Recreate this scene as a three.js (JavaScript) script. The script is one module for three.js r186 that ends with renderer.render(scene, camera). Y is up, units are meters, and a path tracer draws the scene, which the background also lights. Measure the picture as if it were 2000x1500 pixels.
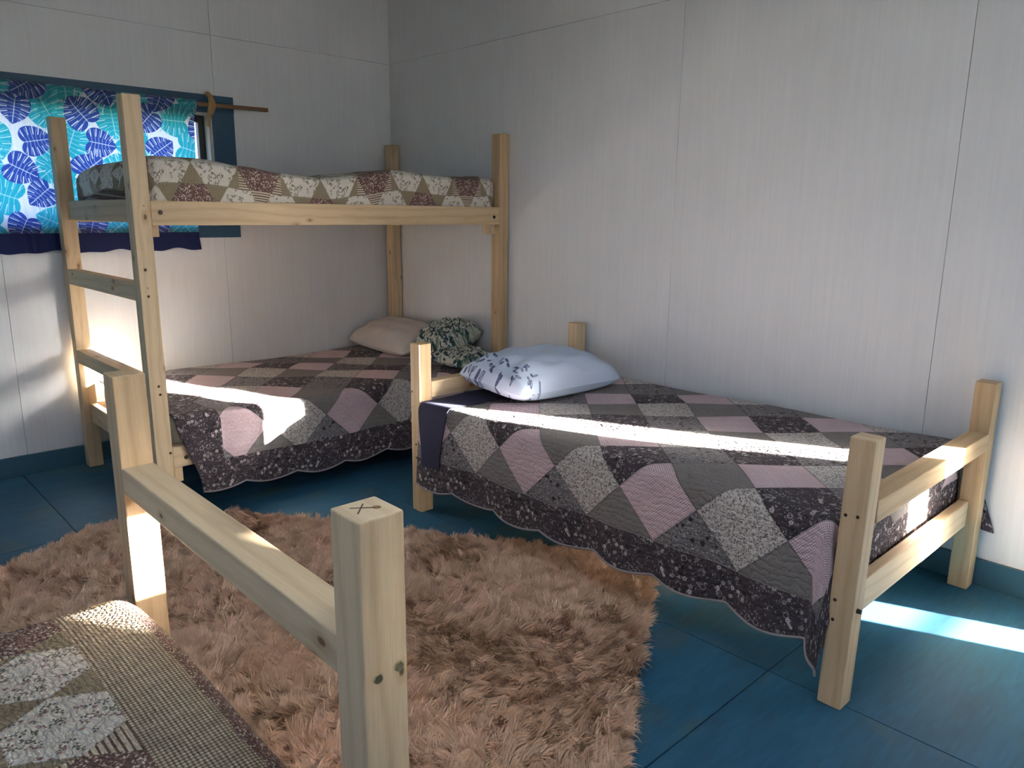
import * as THREE from 'three';
import { RoundedBoxGeometry } from 'three/addons/geometries/RoundedBoxGeometry.js';
import { mergeGeometries } from 'three/addons/utils/BufferGeometryUtils.js';

// ---------------------------------------------------------------- camera, sky, sun, exposure
const scene = new THREE.Scene();
const rad = Math.PI / 180;
const camera = new THREE.PerspectiveCamera(53.479, 4 / 3, 0.05, 200);
camera.rotation.order = 'YXZ';
camera.position.set(-3.0107, 1.3062, 4.3257);
camera.rotation.set(-12.5008 * rad, -43.5679 * rad, 0.5563 * rad);

const SUN = new THREE.Vector3(0.405, 0.23, 1).normalize();
// hazy morning sky: pale at the horizon, bluer overhead, a warm glow about the sun
const SKY = { horizon: [0.54, 0.64, 0.82], zenith: [0.22, 0.36, 0.7], glow: [1.0, 0.94, 0.85], near: 290, wide: 0.6 };
{
  const W = 512, H = 256, d = new Float32Array(W * H * 4), v = new THREE.Vector3();
  for (let r = 0; r < H; r++) for (let c = 0; c < W; c++) {
    const up = ((r + 0.5) / H - 0.5) * Math.PI, az = ((c + 0.5) / W - 0.5) * 2 * Math.PI;
    v.set(Math.cos(az) * Math.cos(up), Math.sin(up), Math.sin(az) * Math.cos(up));
    const t = Math.pow(Math.max(0, v.y), 0.55), th = Math.acos(Math.min(1, v.dot(SUN))) / rad, g = SKY.near * Math.exp(-th / 2.6) + SKY.wide * Math.exp(-th / 18), i = (r * W + c) * 4;
    for (let k = 0; k < 3; k++) d[i + k] = v.y < 0 ? 0.16 : SKY.horizon[k] * (1 - t) + SKY.zenith[k] * t + SKY.glow[k] * g;
    d[i + 3] = 1;
  }
  const t = new THREE.DataTexture(d, W, H, THREE.RGBAFormat, THREE.FloatType);
  t.mapping = THREE.EquirectangularReflectionMapping; t.magFilter = t.minFilter = THREE.LinearFilter; t.needsUpdate = true;
  scene.background = t;
}

const sun = new THREE.DirectionalLight(new THREE.Color(1.0, 0.94, 0.86), 62);
sun.name = 'sun';
sun.position.copy(SUN).multiplyScalar(15).add(new THREE.Vector3(-1.5, 0.5, 2.5));
sun.target.position.set(-1.5, 0.5, 2.5);
sun.castShadow = true;
sun.shadow.radius = 1.2;
sun.shadow.mapSize.set(4096, 4096);
Object.assign(sun.shadow.camera, { left: -8, right: 8, top: 6, bottom: -6, near: 0.5, far: 40 });
scene.add(sun, sun.target);

const renderer = new THREE.WebGLRenderer({ antialias: true });
renderer.toneMapping = THREE.LinearToneMapping;
renderer.toneMappingExposure = 5.8;
renderer.shadowMap.enabled = true;

// ---------------------------------------------------------------- helpers
let seed = 1234567;
const rnd = () => { seed = (seed + 0x6d2b79f5) | 0; let t = Math.imul(seed ^ (seed >>> 15), 1 | seed); t = (t + Math.imul(t ^ (t >>> 7), 61 | t)) ^ t; return ((t ^ (t >>> 14)) >>> 0) / 4294967296; };
const R = (a, b) => a + (b - a) * rnd();
const clamp = (x, a, b) => Math.min(b, Math.max(a, x));
const mix = (a, b, t) => a + (b - a) * t;
const smooth = (a, b, x) => { const t = clamp((x - a) / (b - a), 0, 1); return t * t * (3 - 2 * t); };
const hash = (x, y) => { let h = Math.imul(x | 0, 374761393) + Math.imul(y | 0, 668265263); h = Math.imul(h ^ (h >>> 13), 1274126177); return ((h ^ (h >>> 16)) >>> 0) / 4294967296; };
function noise(x, y, px = 0, py = 0) {               // value noise; px, py: tiling period in cells
  const xi = Math.floor(x), yi = Math.floor(y), fx = x - xi, fy = y - yi, u = fx * fx * (3 - 2 * fx), v = fy * fy * (3 - 2 * fy);
  const w = (a, p) => (p ? ((a % p) + p) % p : a);
  return mix(mix(hash(w(xi, px), w(yi, py)), hash(w(xi + 1, px), w(yi, py)), u), mix(hash(w(xi, px), w(yi + 1, py)), hash(w(xi + 1, px), w(yi + 1, py)), u), v);
}
const fbm = (x, y, o = 4, px = 0, py = 0) => { let s = 0, a = 0.5, t = 0; for (let i = 0; i < o; i++) { s += a * noise(x, y, px, py); t += a; a *= 0.5; x *= 2; y *= 2; px *= 2; py *= 2; } return s / t; };
const rgb = (hex) => [(hex >> 16) & 255, (hex >> 8) & 255, hex & 255];

function dataTex(w, h, fn, srgb = true) {            // fn(x, y, out) fills out[0..2] with 0..255
  const d = new Uint8Array(w * h * 4), o = [0, 0, 0];
  for (let y = 0; y < h; y++) for (let x = 0; x < w; x++) { fn(x, y, o); const i = (y * w + x) * 4; d[i] = clamp(o[0], 0, 255); d[i + 1] = clamp(o[1], 0, 255); d[i + 2] = clamp(o[2], 0, 255); d[i + 3] = 255; }
  const t = new THREE.DataTexture(d, w, h);
  t.magFilter = THREE.LinearFilter; t.minFilter = THREE.LinearMipmapLinearFilter; t.generateMipmaps = true;
  t.wrapS = t.wrapT = THREE.RepeatWrapping;
  if (srgb) t.colorSpace = THREE.SRGBColorSpace;
  t.needsUpdate = true;
  return t;
}
const repeat = (t, x, y) => { const c = t.clone(); c.repeat.set(x, y); c.needsUpdate = true; return c; };
const mat = (p) => new THREE.MeshStandardMaterial({ roughness: 0.85, ...p });

const taken = new Map();
function numbered(name) { const n = taken.get(name) ?? 0; taken.set(name, n + 1); return n ? name + '_' + String(n).padStart(3, '0') : name; }
function shade(o) { o.traverse((m) => { if (m.isMesh) { m.castShadow = true; m.receiveShadow = true; } }); return o; }
function thing(name, label, category, group) { const o = new THREE.Group(); o.name = numbered(name); o.userData = { label, category }; if (group) o.userData.group = group; scene.add(o); return o; }
function structure(name) { const o = new THREE.Group(); o.name = name; o.userData = { kind: 'structure' }; scene.add(o); return o; }
function part(name, geo, m, parent, label) { const o = new THREE.Mesh(geo, m); o.name = name; if (label) o.userData.label = label; parent.add(o); return shade(o); }
function solo(name, geo, m, label, category, group) { const o = new THREE.Mesh(geo, m); o.name = numbered(name); o.userData = { label, category }; if (group) o.userData.group = group; scene.add(o); return shade(o); }

// Box between two corners, bevelled, uv in metres: v runs along `axis` (the grain), u around it.
function bar(x0, y0, z0, x1, y1, z1, axis, bevel = 0.003, off = 0) {
  const g = bevel ? new RoundedBoxGeometry(x1 - x0, y1 - y0, z1 - z0, 1, bevel) : new THREE.BoxGeometry(x1 - x0, y1 - y0, z1 - z0).toNonIndexed();
  g.translate((x0 + x1) / 2, (y0 + y1) / 2, (z0 + z1) / 2);
  return grainUV(g, axis, off);
}
function grainUV(g, axis, off = 0) {
  const p = g.attributes.position, uv = new Float32Array(p.count * 2), A = 'xyz'.indexOf(axis), a = new THREE.Vector3(), b = new THREE.Vector3(), c = new THREE.Vector3(), n = new THREE.Vector3();
  for (let i = 0; i < p.count; i += 3) {
    a.fromBufferAttribute(p, i); b.fromBufferAttribute(p, i + 1); c.fromBufferAttribute(p, i + 2);
    n.copy(b).sub(a).cross(c.clone().sub(a));
    const m = [Math.abs(n.x), Math.abs(n.y), Math.abs(n.z)], N = m.indexOf(Math.max(...m));
    const V = N === A ? (A + 1) % 3 : A, U = 3 - N - V;
    [a, b, c].forEach((q, k) => { const e = q.toArray(); uv[(i + k) * 2] = e[U] + N * 0.37 + off * 0.731; uv[(i + k) * 2 + 1] = e[V] + off; });
  }
  g.setAttribute('uv', new THREE.BufferAttribute(uv, 2));
  return g;
}
// A parametric grid: f(i/nu, j/nv) -> [x, y, z, u, v]
function grid(nu, nv, f) {
  const pos = [], uv = [], idx = [];
  for (let j = 0; j <= nv; j++) for (let i = 0; i <= nu; i++) { const q = f(i / nu, j / nv); pos.push(q[0], q[1], q[2]); uv.push(q[3], q[4]); }
  for (let j = 0; j < nv; j++) for (let i = 0; i < nu; i++) { const a = j * (nu + 1) + i, b = a + 1, c = a + nu + 1, d = c + 1; idx.push(a, b, d, a, d, c); }
  const g = new THREE.BufferGeometry();
  g.setAttribute('position', new THREE.Float32BufferAttribute(pos, 3));
  g.setAttribute('uv', new THREE.Float32BufferAttribute(uv, 2));
  g.setIndex(idx); g.computeVertexNormals();
  return g;
}
const tube = (pts, r, n = 24, k = 8) => new THREE.TubeGeometry(new THREE.CatmullRomCurve3(pts.map((p) => new THREE.Vector3(...p))), n, r, k, false);

// ---------------------------------------------------------------- textures
function woodTex(s, tone) {                          // 0.5 m across x 2 m along the grain
  const knots = []; const save = seed; seed = s * 7919;
  for (let i = 0; i < 9; i++) knots.push([R(0.02, 0.48), R(0, 2), R(0.003, 0.008), R(0.6, 1)]);
  seed = save;
  return dataTex(512, 1024, (x, y, o) => {
    const u = x / 1024, v = y / 512;                 // metres
    let bend = 0, knot = 0, halo = 0;
    for (const [ku, kv, kr, ks] of knots) {
      let du = u - ku, dv = v - kv; du -= Math.round(du / 0.5) * 0.5; dv -= Math.round(dv / 2) * 2;
      const d = Math.hypot(du, dv * 0.55);
      bend += du * Math.exp(-(d * d) / (kr * kr * 10)) * 1.4;
      knot = Math.max(knot, ks * (1 - smooth(kr * 0.55, kr * 1.1, d)));
      halo = Math.max(halo, ks * (1 - smooth(kr, kr * 3.4, d)));
    }
    const g = (u - bend) * 62 + fbm(u * 8, v * 1.5, 3, 4, 3) * 3.2 + s;
    const ring = 0.5 + 0.5 * Math.sin(g * 2.6), fine = noise(u * 900, v * 24 + s * 5), wide = fbm(u * 14 + s, v * 1.5, 3, 7, 3), stain = smooth(0.62, 0.8, fbm(u * 18 + 40, v * 3 + s, 4, 9, 6));
    let k = 0.9 + 0.1 * wide - 0.055 * Math.pow(ring, 3) - 0.06 * (fine - 0.5) - 0.07 * stain - 0.10 * halo;
    o[0] = tone[0] * k; o[1] = tone[1] * (k - 0.012 * Math.pow(ring, 3) - 0.04 * halo); o[2] = tone[2] * (k - 0.03 * Math.pow(ring, 3) - 0.09 * halo);
    if (knot) { o[0] = mix(o[0], 92, knot * 0.85); o[1] = mix(o[1], 60, knot * 0.85); o[2] = mix(o[2], 38, knot * 0.85); }
  });
}
const WOODS = [[3, [222, 197, 160]], [11, [214, 186, 147]], [23, [207, 177, 136]]].map(([s, tone]) => { const t = repeat(woodTex(s, tone), 2, 0.5); return mat({ map: t, roughness: 0.62, bumpMap: t, bumpScale: 0.0006 }); });
let woodTurn = 0;
const wood = () => WOODS[woodTurn++ % 3];
const rodMat = mat({ map: repeat(woodTex(31, [150, 112, 84]), 2, 0.5), roughness: 0.7 });

const wallTex = dataTex(512, 1024, (x, y, o) => {    // 1 m x 2 m of painted board with faint upright grain
  const u = x / 512, v = y / 512, grain = fbm(u * 110, v * 5, 3, 110, 10) - 0.5, blot = fbm(u * 5, v * 4, 4, 5, 8) - 0.5, k = 221 + grain * 8 + blot * 9;
  o[0] = k * 0.985; o[1] = k * 0.99; o[2] = k;
});
const wallMat = mat({ map: repeat(wallTex, 1, 0.5), bumpMap: repeat(wallTex, 1, 0.5), bumpScale: 0.0006, roughness: 0.6 });
const jointMat = mat({ color: 0xd6d7d8, roughness: 0.9 });

const floorTex = dataTex(1024, 1024, (x, y, o) => {  // 2.4 m square of blue painted ply, worn through in patches
  const u = x / 1024, v = y / 1024, n1 = fbm(u * 5, v * 5, 5, 5, 5), n2 = fbm(u * 9 + 31, v * 22, 4, 9, 22), gr = fbm(u * 40, v * 260, 2, 40, 260) - 0.5;
  const wear = smooth(0.56, 0.72, n1 * 0.6 + n2 * 0.4), rub = smooth(0.6, 0.78, fbm(u * 14 + 7, v * 14, 4, 14, 14));
  const k = 1 + gr * 0.14 + (n2 - 0.5) * 0.22;
  o[0] = mix(mix(26, 62, wear * 0.75), 84, rub * 0.35) * k; o[1] = mix(mix(84, 84, wear * 0.75), 90, rub * 0.3) * k; o[2] = mix(mix(112, 84, wear * 0.8), 86, rub * 0.3) * k;
});
const floorMat = mat({ map: repeat(floorTex, 1 / 2.4, 1 / 2.4), roughness: 0.78, bumpMap: repeat(floorTex, 1 / 2.4, 1 / 2.4), bumpScale: 0.0006 });
const skirtMat = mat({ color: 0x2c5568, roughness: 0.5 });
const trimMat = mat({ color: 0x1d4a66, roughness: 0.5 });

// printed cottons, drawn once as small tiles and read back pixel by pixel
function tile(px, bg, draw) {
  const c = document.createElement('canvas'); c.width = c.height = px;
  const k = c.getContext('2d'); k.fillStyle = bg; k.fillRect(0, 0, px, px);
  const wrap = (x, y, r, f) => { for (const dx of [-px, 0, px]) for (const dy of [-px, 0, px]) if (x + dx > -r && x + dx < px + r && y + dy > -r && y + dy < px + r) { k.save(); k.translate(x + dx, y + dy); f(k); k.restore(); } };
  draw(k, wrap, px);
  const d = k.getImageData(0, 0, px, px).data;
  return (u, v, o) => { const X = ((Math.floor(u * px) % px) + px) % px, Y = ((Math.floor(v * px) % px) + px) % px, i = (Y * px + X) * 4; o[0] = d[i]; o[1] = d[i + 1]; o[2] = d[i + 2]; };
}
const flower = (k, r, col, eye) => { k.fillStyle = col; for (let i = 0; i < 5; i++) { k.beginPath(); k.arc(Math.cos(i * 1.2566) * r * 0.55, Math.sin(i * 1.2566) * r * 0.55, r * 0.48, 0, 7); k.fill(); } k.fillStyle = eye; k.beginPath(); k.arc(0, 0, r * 0.25, 0, 7); k.fill(); };
const leaf = (k, a, l, w, col) => { k.rotate(a); k.fillStyle = col; k.beginPath(); k.ellipse(0, 0, l, w, 0, 0, 7); k.fill(); };
seed = 77;
const darkPrint = tile(320, '#423a3f', (k, wrap, px) => {     // 0.30 m tile
  const pick = (a) => a[Math.floor(rnd() * a.length)];
  for (let i = 0; i < 130; i++) { const a = R(0, 6.3), l = R(5, 11), col = pick(['#4f3e47', '#241f23', '#5a4a50']); wrap(R(0, px), R(0, px), 14, (q) => leaf(q, a, l, l * 0.45, col)); }
  for (let i = 0; i < 620; i++) { const a = R(0, 6.3), l = R(2.2, 4.8), col = pick(['#a39b9c', '#847b7e', '#bdb6b4', '#6e6468']); wrap(R(0, px), R(0, px), 8, (q) => leaf(q, a, l, R(1, 1.7), col)); }
  for (let i = 0; i < 62; i++) { const r = R(5, 8.5), col = pick(['#c3bdba', '#aaa3a2', '#8f8587']); wrap(R(0, px), R(0, px), 12, (q) => flower(q, r, col, '#3a3035')); }
  for (let i = 0; i < 15; i++) { const r = R(7, 11); wrap(R(0, px), R(0, px), 14, (q) => { q.strokeStyle = '#a89fa1'; q.lineWidth = 2.2; q.beginPath(); q.arc(0, 0, r, 0, 7); q.stroke(); }); }
});
const midPrint = tile(320, '#767173', (k, wrap, px) => {
  for (let i = 0; i < 900; i++) { const a = R(0, 6.3), l = R(2.5, 5), col = rnd() < 0.55 ? '#b1aba6' : '#3d393b'; wrap(R(0, px), R(0, px), 8, (q) => leaf(q, a, l, R(1.1, 1.9), col)); }
  for (let i = 0; i < 40; i++) { const r = R(5, 8); wrap(R(0, px), R(0, px), 12, (q) => { q.fillStyle = '#2f2b2e'; q.beginPath(); q.arc(0, 0, r, 0, 7); q.fill(); }); }
});
const lightPrint = tile(256, '#c2bcb6', (k, wrap, px) => {    // 0.2 m tile
  for (let i = 0; i < 900; i++) { const a = R(0, 6.3); wrap(R(0, px), R(0, px), 8, (q) => { q.rotate(a); q.strokeStyle = rnd() < 0.7 ? '#45403f' : '#6a6361'; q.lineWidth = 1.9; q.beginPath(); q.arc(0, 0, R(2, 4.5), 0, R(1.6, 3.6)); q.stroke(); }); }
});
const greyCloth = tile(256, '#7b7673', (k, wrap, px) => { for (let i = 0; i < 1600; i++) { k.fillStyle = rnd() < 0.5 ? 'rgba(138,132,128,0.25)' : 'rgba(88,84,80,0.25)'; k.fillRect(R(0, px), R(0, px), R(8, 30), 1.2); } });
const pinkCheck = (u, v, o) => { const a = Math.floor(u / 0.0034) & 1, b = Math.floor(v / 0.0034) & 1, c = a + b; const q = c === 2 ? [160, 128, 138] : c === 1 ? [194, 170, 175] : [224, 211, 211]; o[0] = q[0]; o[1] = q[1]; o[2] = q[2]; };
const PRINTS = { d: (u, v, o) => darkPrint(u / 0.3, v / 0.3, o), m: (u, v, o) => midPrint(u / 0.3, v / 0.3, o), l: (u, v, o) => lightPrint(u / 0.2, v / 0.2, o), g: (u, v, o) => greyCloth(u / 0.25, v / 0.25, o), p: pinkCheck };
// diamonds of the grey patchwork: rows from the hem (1) over the mattress edge (0 / -1) to the far side, four steps to a repeat
const ROWS = { 1: '.m.g', 0: 'p.l.', '-1': '.g.d', '-2': 'm.p.', '-3': '.d.l', '-4': 'g.m.', '-5': '.l.p', '-6': 'd.g.', '-7': '.p.m', '-8': 'g.l.' };
const CELL = 0.1475, QA_W = 2.3, QA_H = 1.72, QA_S0 = -1.22;
function greyQuiltTex(nOffset, footBorder, hem, headEdge) {    // x: along the bed from the head (m), y: s across, 0 at the mattress edge, + down the drop
  const W = 1840, H = 1376;
  return dataTex(W, H, (x, y, o) => {
    const a = (x / W) * QA_W, s = QA_S0 + (y / H) * QA_H;
    const n = a / CELL + nOffset, r = (s - 0.085) / CELL;
    const i = Math.round((n + r) / 2 - 0), j = Math.round((n - r) / 2);
    let N = i + j, row = i - j, t = 'd';
    if (s < hem && a < footBorder && a > headEdge) { row = row < -8 ? row + 6 : Math.min(row, 1); t = (ROWS[row] ?? 'dgdg')[((N % 4) + 4) % 4]; if (!PRINTS[t]) t = 'g'; }
    const w = (n + s / CELL) * 0.5 * CELL * 1.414, z = (n - s / CELL) * 0.5 * CELL * 1.414;
    PRINTS[t](w, z, o);
    const e1 = Math.abs((n + r) / 2 - i), e2 = Math.abs((n - r) / 2 - j), seam = Math.max(e1, e2) > 0.485 ? 0.82 : 1;
    const f = seam * (0.97 + 0.06 * hash(x, y));
    o[0] *= f; o[1] *= f; o[2] *= f;
  });
}
const stitchTex = dataTex(512, 512, (x, y, o) => {             // 0.16 m of hand quilting, puckered between wandering stitch lines
  const u = x / 512, v = y / 512, wob = fbm(u * 6, v * 6, 3, 6, 6) * 1.6, line = Math.abs(Math.sin((v * 8 + wob) * Math.PI)), pk = fbm(u * 26, v * 13, 3, 26, 13);
  o[0] = o[1] = o[2] = 255 * clamp(0.25 + 0.5 * Math.sqrt(line) + 0.5 * (pk - 0.5), 0, 1);
}, false);

seed = 991;
const sprigPrint = tile(256, '#d3ccbf', (k, wrap, px) => {     // cream with green sprigs, 0.12 m tile
  for (let i = 0; i < 26; i++) { const a = R(0, 6.3), n = 2 + Math.floor(rnd() * 4), x = R(0, px), y = R(0, px), col = ['#59604c', '#6f6a58', '#7a5a54', '#4c5346'][i % 4]; wrap(x, y, 40, (q) => { q.rotate(a); q.strokeStyle = col; q.lineWidth = 2.2; q.beginPath(); q.moveTo(-18, 0); q.quadraticCurveTo(0, 8, 20, -3); q.stroke(); for (let m = 0; m < n; m++) { q.save(); q.translate(-14 + m * 10, (m % 2 ? -5 : 5)); leaf(q, m * 0.9 + 0.4, 6.5, 3, col); q.restore(); } }); }
  for (let i = 0; i < 6; i++) { wrap(R(0, px), R(0, px), 14, (q) => flower(q, R(7, 10), '#a07f7b', '#7b5b58')); }
});
const brownPrint = tile(256, '#6b4d49', (k, wrap, px) => {     // brown with cream blossoms, 0.1 m tile
  for (let i = 0; i < 260; i++) { const a = R(0, 6.3), l = R(4, 9); wrap(R(0, px), R(0, px), 12, (q) => leaf(q, a, l, l * R(0.35, 0.7), rnd() < 0.7 ? '#d6ccbc' : '#947a70')); }
  for (let i = 0; i < 60; i++) { const a = R(0, 6.3); wrap(R(0, px), R(0, px), 12, (q) => leaf(q, a, R(3, 6), 2.4, '#4f3634')); }
});
const oliveCloth = tile(128, '#8d8169', (k, wrap, px) => { for (let i = 0; i < 600; i++) { k.fillStyle = rnd() < 0.5 ? 'rgba(150,138,112,0.3)' : 'rgba(110,100,80,0.3)'; k.fillRect(R(0, px), R(0, px), R(3, 10), 1.4); } });
const HEX = { c: (u, v, o) => sprigPrint(u / 0.12, v / 0.12, o), b: (u, v, o) => brownPrint(u / 0.1, v / 0.1, o), o: (u, v, o) => oliveCloth(u / 0.08, v / 0.08, o),
  s: (u, v, o) => { const q = (v / 0.0105 - Math.floor(v / 0.0105)) < 0.36 ? [96, 74, 66] : [197, 184, 160]; o[0] = q[0]; o[1] = q[1]; o[2] = q[2]; },
  k: (u, v, o) => { const a = (u / 0.0072 - Math.floor(u / 0.0072)) < 0.42, b = (v / 0.0072 - Math.floor(v / 0.0072)) < 0.42; const q = a && b ? [92, 76, 66] : a || b ? [140, 124, 104] : [203, 190, 164]; o[0] = q[0]; o[1] = q[1]; o[2] = q[2]; } };
// hexagons touching at their points in rows, triangles between: x along the row, y across the rows (m)
function hexPatch(x, y, a, o) {
  const rowH = a * Math.sqrt(3), r0 = Math.round(y / rowH);
  for (const r of [r0, r0 - 1, r0 + 1]) {
    const sh = (r & 1) ? a : 0, c = Math.round((x - sh) / (2 * a)), dx = Math.abs(x - sh - c * 2 * a), dy = Math.abs(y - r * rowH);
    if (dy < rowH / 2 && dx * Math.sqrt(3) + dy < a * Math.sqrt(3)) { const t = ((c + (r & 1 ? 1 : 0) + r * 2) % 3 + 300) % 3; HEX[t === 2 ? 'b' : 'c'](x, y, o); return Math.min(rowH / 2 - dy, (a * Math.sqrt(3) - dx * Math.sqrt(3) - dy) / 2); }
  }
  const c = Math.floor(x / (2 * a) + 0.5 * Math.floor(y / rowH));
  HEX[((c % 3) + 3) % 3 === 1 ? 's' : 'o'](x, y, o);
  return 1;
}
const hexQuiltTex = (W, H, w, h, place) => dataTex(W, H, (x, y, o) => { const u = (x / W) * w, v = (y / H) * h; const d = place(u, v, o); const f = (d < 0.002 ? 0.85 : 1) * (0.96 + 0.08 * hash(x, y)); o[0] *= f; o[1] *= f; o[2] *= f; });
const weaveTex = dataTex(512, 512, (x, y, o) => {              // 0.2 m of puckered matelasse
  const u = x / 512, v = y / 512, wx = fbm(u * 9, v * 9, 3, 9, 9) * 1.3, c = Math.sin((u * 18 + wx) * Math.PI * 2), d = Math.sin((v * 12 + wx) * Math.PI * 2 + (c > 0 ? 0 : Math.PI));
  o[0] = o[1] = o[2] = 255 * clamp(0.5 + 0.28 * c * 0.6 + 0.26 * d + 0.3 * (fbm(u * 30, v * 30, 2, 30, 30) - 0.5), 0, 1);
}, false);
const linenTex = dataTex(256, 256, (x, y, o) => { o[0] = o[1] = o[2] = 255 * clamp(0.5 + 0.5 * (fbm(x / 16, y / 16, 3, 16, 16) - 0.5) + 0.12 * ((x & 1) - (y & 1)), 0, 1); }, false);

// ---------------------------------------------------------------- the room
const XR = 0.012, ZB = -0.032, XL = -5.2, ZS = 6.4, HT = 2.75, TH = 0.12;
const JAMB0 = 4.44, JAMB1 = 5.6, DOORH = 2.03;                 // doorway in the east wall
const WIN = { x0: -2.75, x1: -1.18, y0: 1.235, y1: 1.84 };     // north window
const SW = { x0: -1.17, x1: -0.55, y0: 1.334, y1: 2.05 };      // south window

const WW = { z0: 2.9, z1: 4.7, y0: 0.7, y1: 1.75 };           // west window, behind the viewer

const floor = structure('floor');
part('subfloor', bar(XL - TH, -0.12, ZB - TH, XR + TH, -0.016, ZS + TH, 'x', 0), mat({ color: 0x1c2a30 }), floor);
{
  const xs = [XL, -4.702, -3.49, -2.279, -1.067, XR], zs = [ZB, 0.975, 3.392, 5.81, ZS];
  for (let i = 0; i < xs.length - 1; i++) for (let j = 0; j < zs.length - 1; j++) {
    const g = bar(xs[i] + 0.0015, -0.016, zs[j] + 0.0015, xs[i + 1] - 0.0015, 0, zs[j + 1] - 0.0015, 'z', 0.0012, (i * 3 + j) * 0.41);
    part('floor_panel', g, floorMat, floor);
  }
}
const ceiling = structure('ceiling');
const SL = { x0: -3.0, x1: -1.7, z0: 2.9, z1: 4.4 };           // translucent roof sheet overhead, behind the viewer
part('ceiling_board', mergeGeometries([bar(XL - TH, HT, ZB - TH, XR + TH, HT + 0.05, SL.z0, 'x', 0), bar(XL - TH, HT, SL.z1, XR + TH, HT + 0.05, ZS + TH, 'x', 0), bar(XL - TH, HT, SL.z0, SL.x0, HT + 0.05, SL.z1, 'x', 0), bar(SL.x1, HT, SL.z0, XR + TH, HT + 0.05, SL.z1, 'x', 0)]), mat({ color: 0xa39a8e, roughness: 0.8 }), ceiling);
part('skylight_sheet', bar(SL.x0 - 0.03, HT + 0.052, SL.z0 - 0.03, SL.x1 + 0.03, HT + 0.056, SL.z1 + 0.03, 'x', 0), new THREE.MeshPhysicalMaterial({ color: 0xdfe6ee, roughness: 1, transmission: 0.45, thickness: 0 }), ceiling);

const P = 0.01;                                                // board thickness
const wallN = structure('wall_north');
part('wall_core', mergeGeometries([
  bar(XL - TH, 0, ZB - P - TH, WIN.x0, HT, ZB - P, 'y', 0), bar(WIN.x1, 0, ZB - P - TH, XR + TH, HT, ZB - P, 'y', 0),
  bar(WIN.x0, 0, ZB - P - TH, WIN.x1, WIN.y0, ZB - P, 'y', 0), bar(WIN.x0, WIN.y1, ZB - P - TH, WIN.x1, HT, ZB - P, 'y', 0)]), jointMat, wallN);
const gap = 0.0007;
const panelN = (x0, y0, x1, y1) => part('wall_panel', bar(x0 + gap, y0 + gap, ZB - P, x1 - gap, y1 - gap, ZB, 'y', 0.001, x0 * 1.3), wallMat, wallN);
panelN(-1.15, 0, XR, 2.243); panelN(-1.15, 2.243, XR, HT); panelN(-2.245, 2.243, -1.15, HT); panelN(-3.34, 2.243, -2.245, HT); panelN(XL, 2.243, -3.34, HT);
panelN(-2.245, 0, -1.15, WIN.y0); panelN(-2.245, WIN.y1, -1.15, 2.243); panelN(WIN.x1, WIN.y0, -1.15, WIN.y1);
panelN(-3.34, 0, -2.245, WIN.y0); panelN(-3.34, WIN.y1, -2.245, 2.243); panelN(-3.34, WIN.y0, WIN.x0, WIN.y1); panelN(XL, 0, -3.34, 2.243);

const wallE = structure('wall_east');
part('wall_core', mergeGeometries([
  bar(XR + P, 0, ZB, XR + P + TH, HT, JAMB0, 'y', 0), bar(XR + P, 0, JAMB1, XR + P + TH, HT, ZS + TH, 'y', 0), bar(XR + P, DOORH, JAMB0, XR + P + TH, HT, JAMB1, 'y', 0)]), jointMat, wallE);
const panelE = (z0, y0, z1, y1) => part('wall_panel', bar(XR, y0 + gap, z0 + gap, XR + P, y1 - gap, z1 - gap, 'y', 0.001, z0 * 1.7), wallMat, wallE);
for (const [a, b] of [[ZB, 1.056], [1.056, 2.222], [2.222, 3.388], [3.388, JAMB0]]) { panelE(a, 0, b, 2.243); panelE(a, 2.243, b, HT); }
panelE(JAMB0, DOORH, JAMB1, HT); panelE(JAMB1, 0, ZS, HT);

const wallS = structure('wall_south');
part('wall_core', mergeGeometries([
  bar(XL - TH, 0, ZS, SW.x0, HT, ZS + TH, 'y', 0), bar(SW.x1, 0, ZS, XR + TH, HT, ZS + TH, 'y', 0), bar(SW.x0, 0, ZS, SW.x1, SW.y0, ZS + TH, 'y', 0), bar(SW.x0, SW.y1, ZS, SW.x1, HT, ZS + TH, 'y', 0)]), wallMat, wallS);
const wallW = structure('wall_west');
part('wall_core', mergeGeometries([
  bar(XL - TH, 0, ZB, XL, HT, WW.z0, 'y', 0), bar(XL - TH, 0, WW.z1, XL, HT, ZS, 'y', 0), bar(XL - TH, 0, WW.z0, XL, WW.y0, WW.z1, 'y', 0), bar(XL - TH, WW.y1, WW.z0, XL, HT, WW.z1, 'y', 0)]), wallMat, wallW);

const bN = structure('baseboard_north'); part('board', bar(XL, 0, ZB, XR - 0.016, 0.1, ZB + 0.016, 'x', 0.002), skirtMat, bN);
const bE = structure('baseboard_east'); part('board', bar(XR - 0.016, 0, ZB, XR, 0.1, JAMB0 - 0.06, 'z', 0.002), skirtMat, bE);

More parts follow.
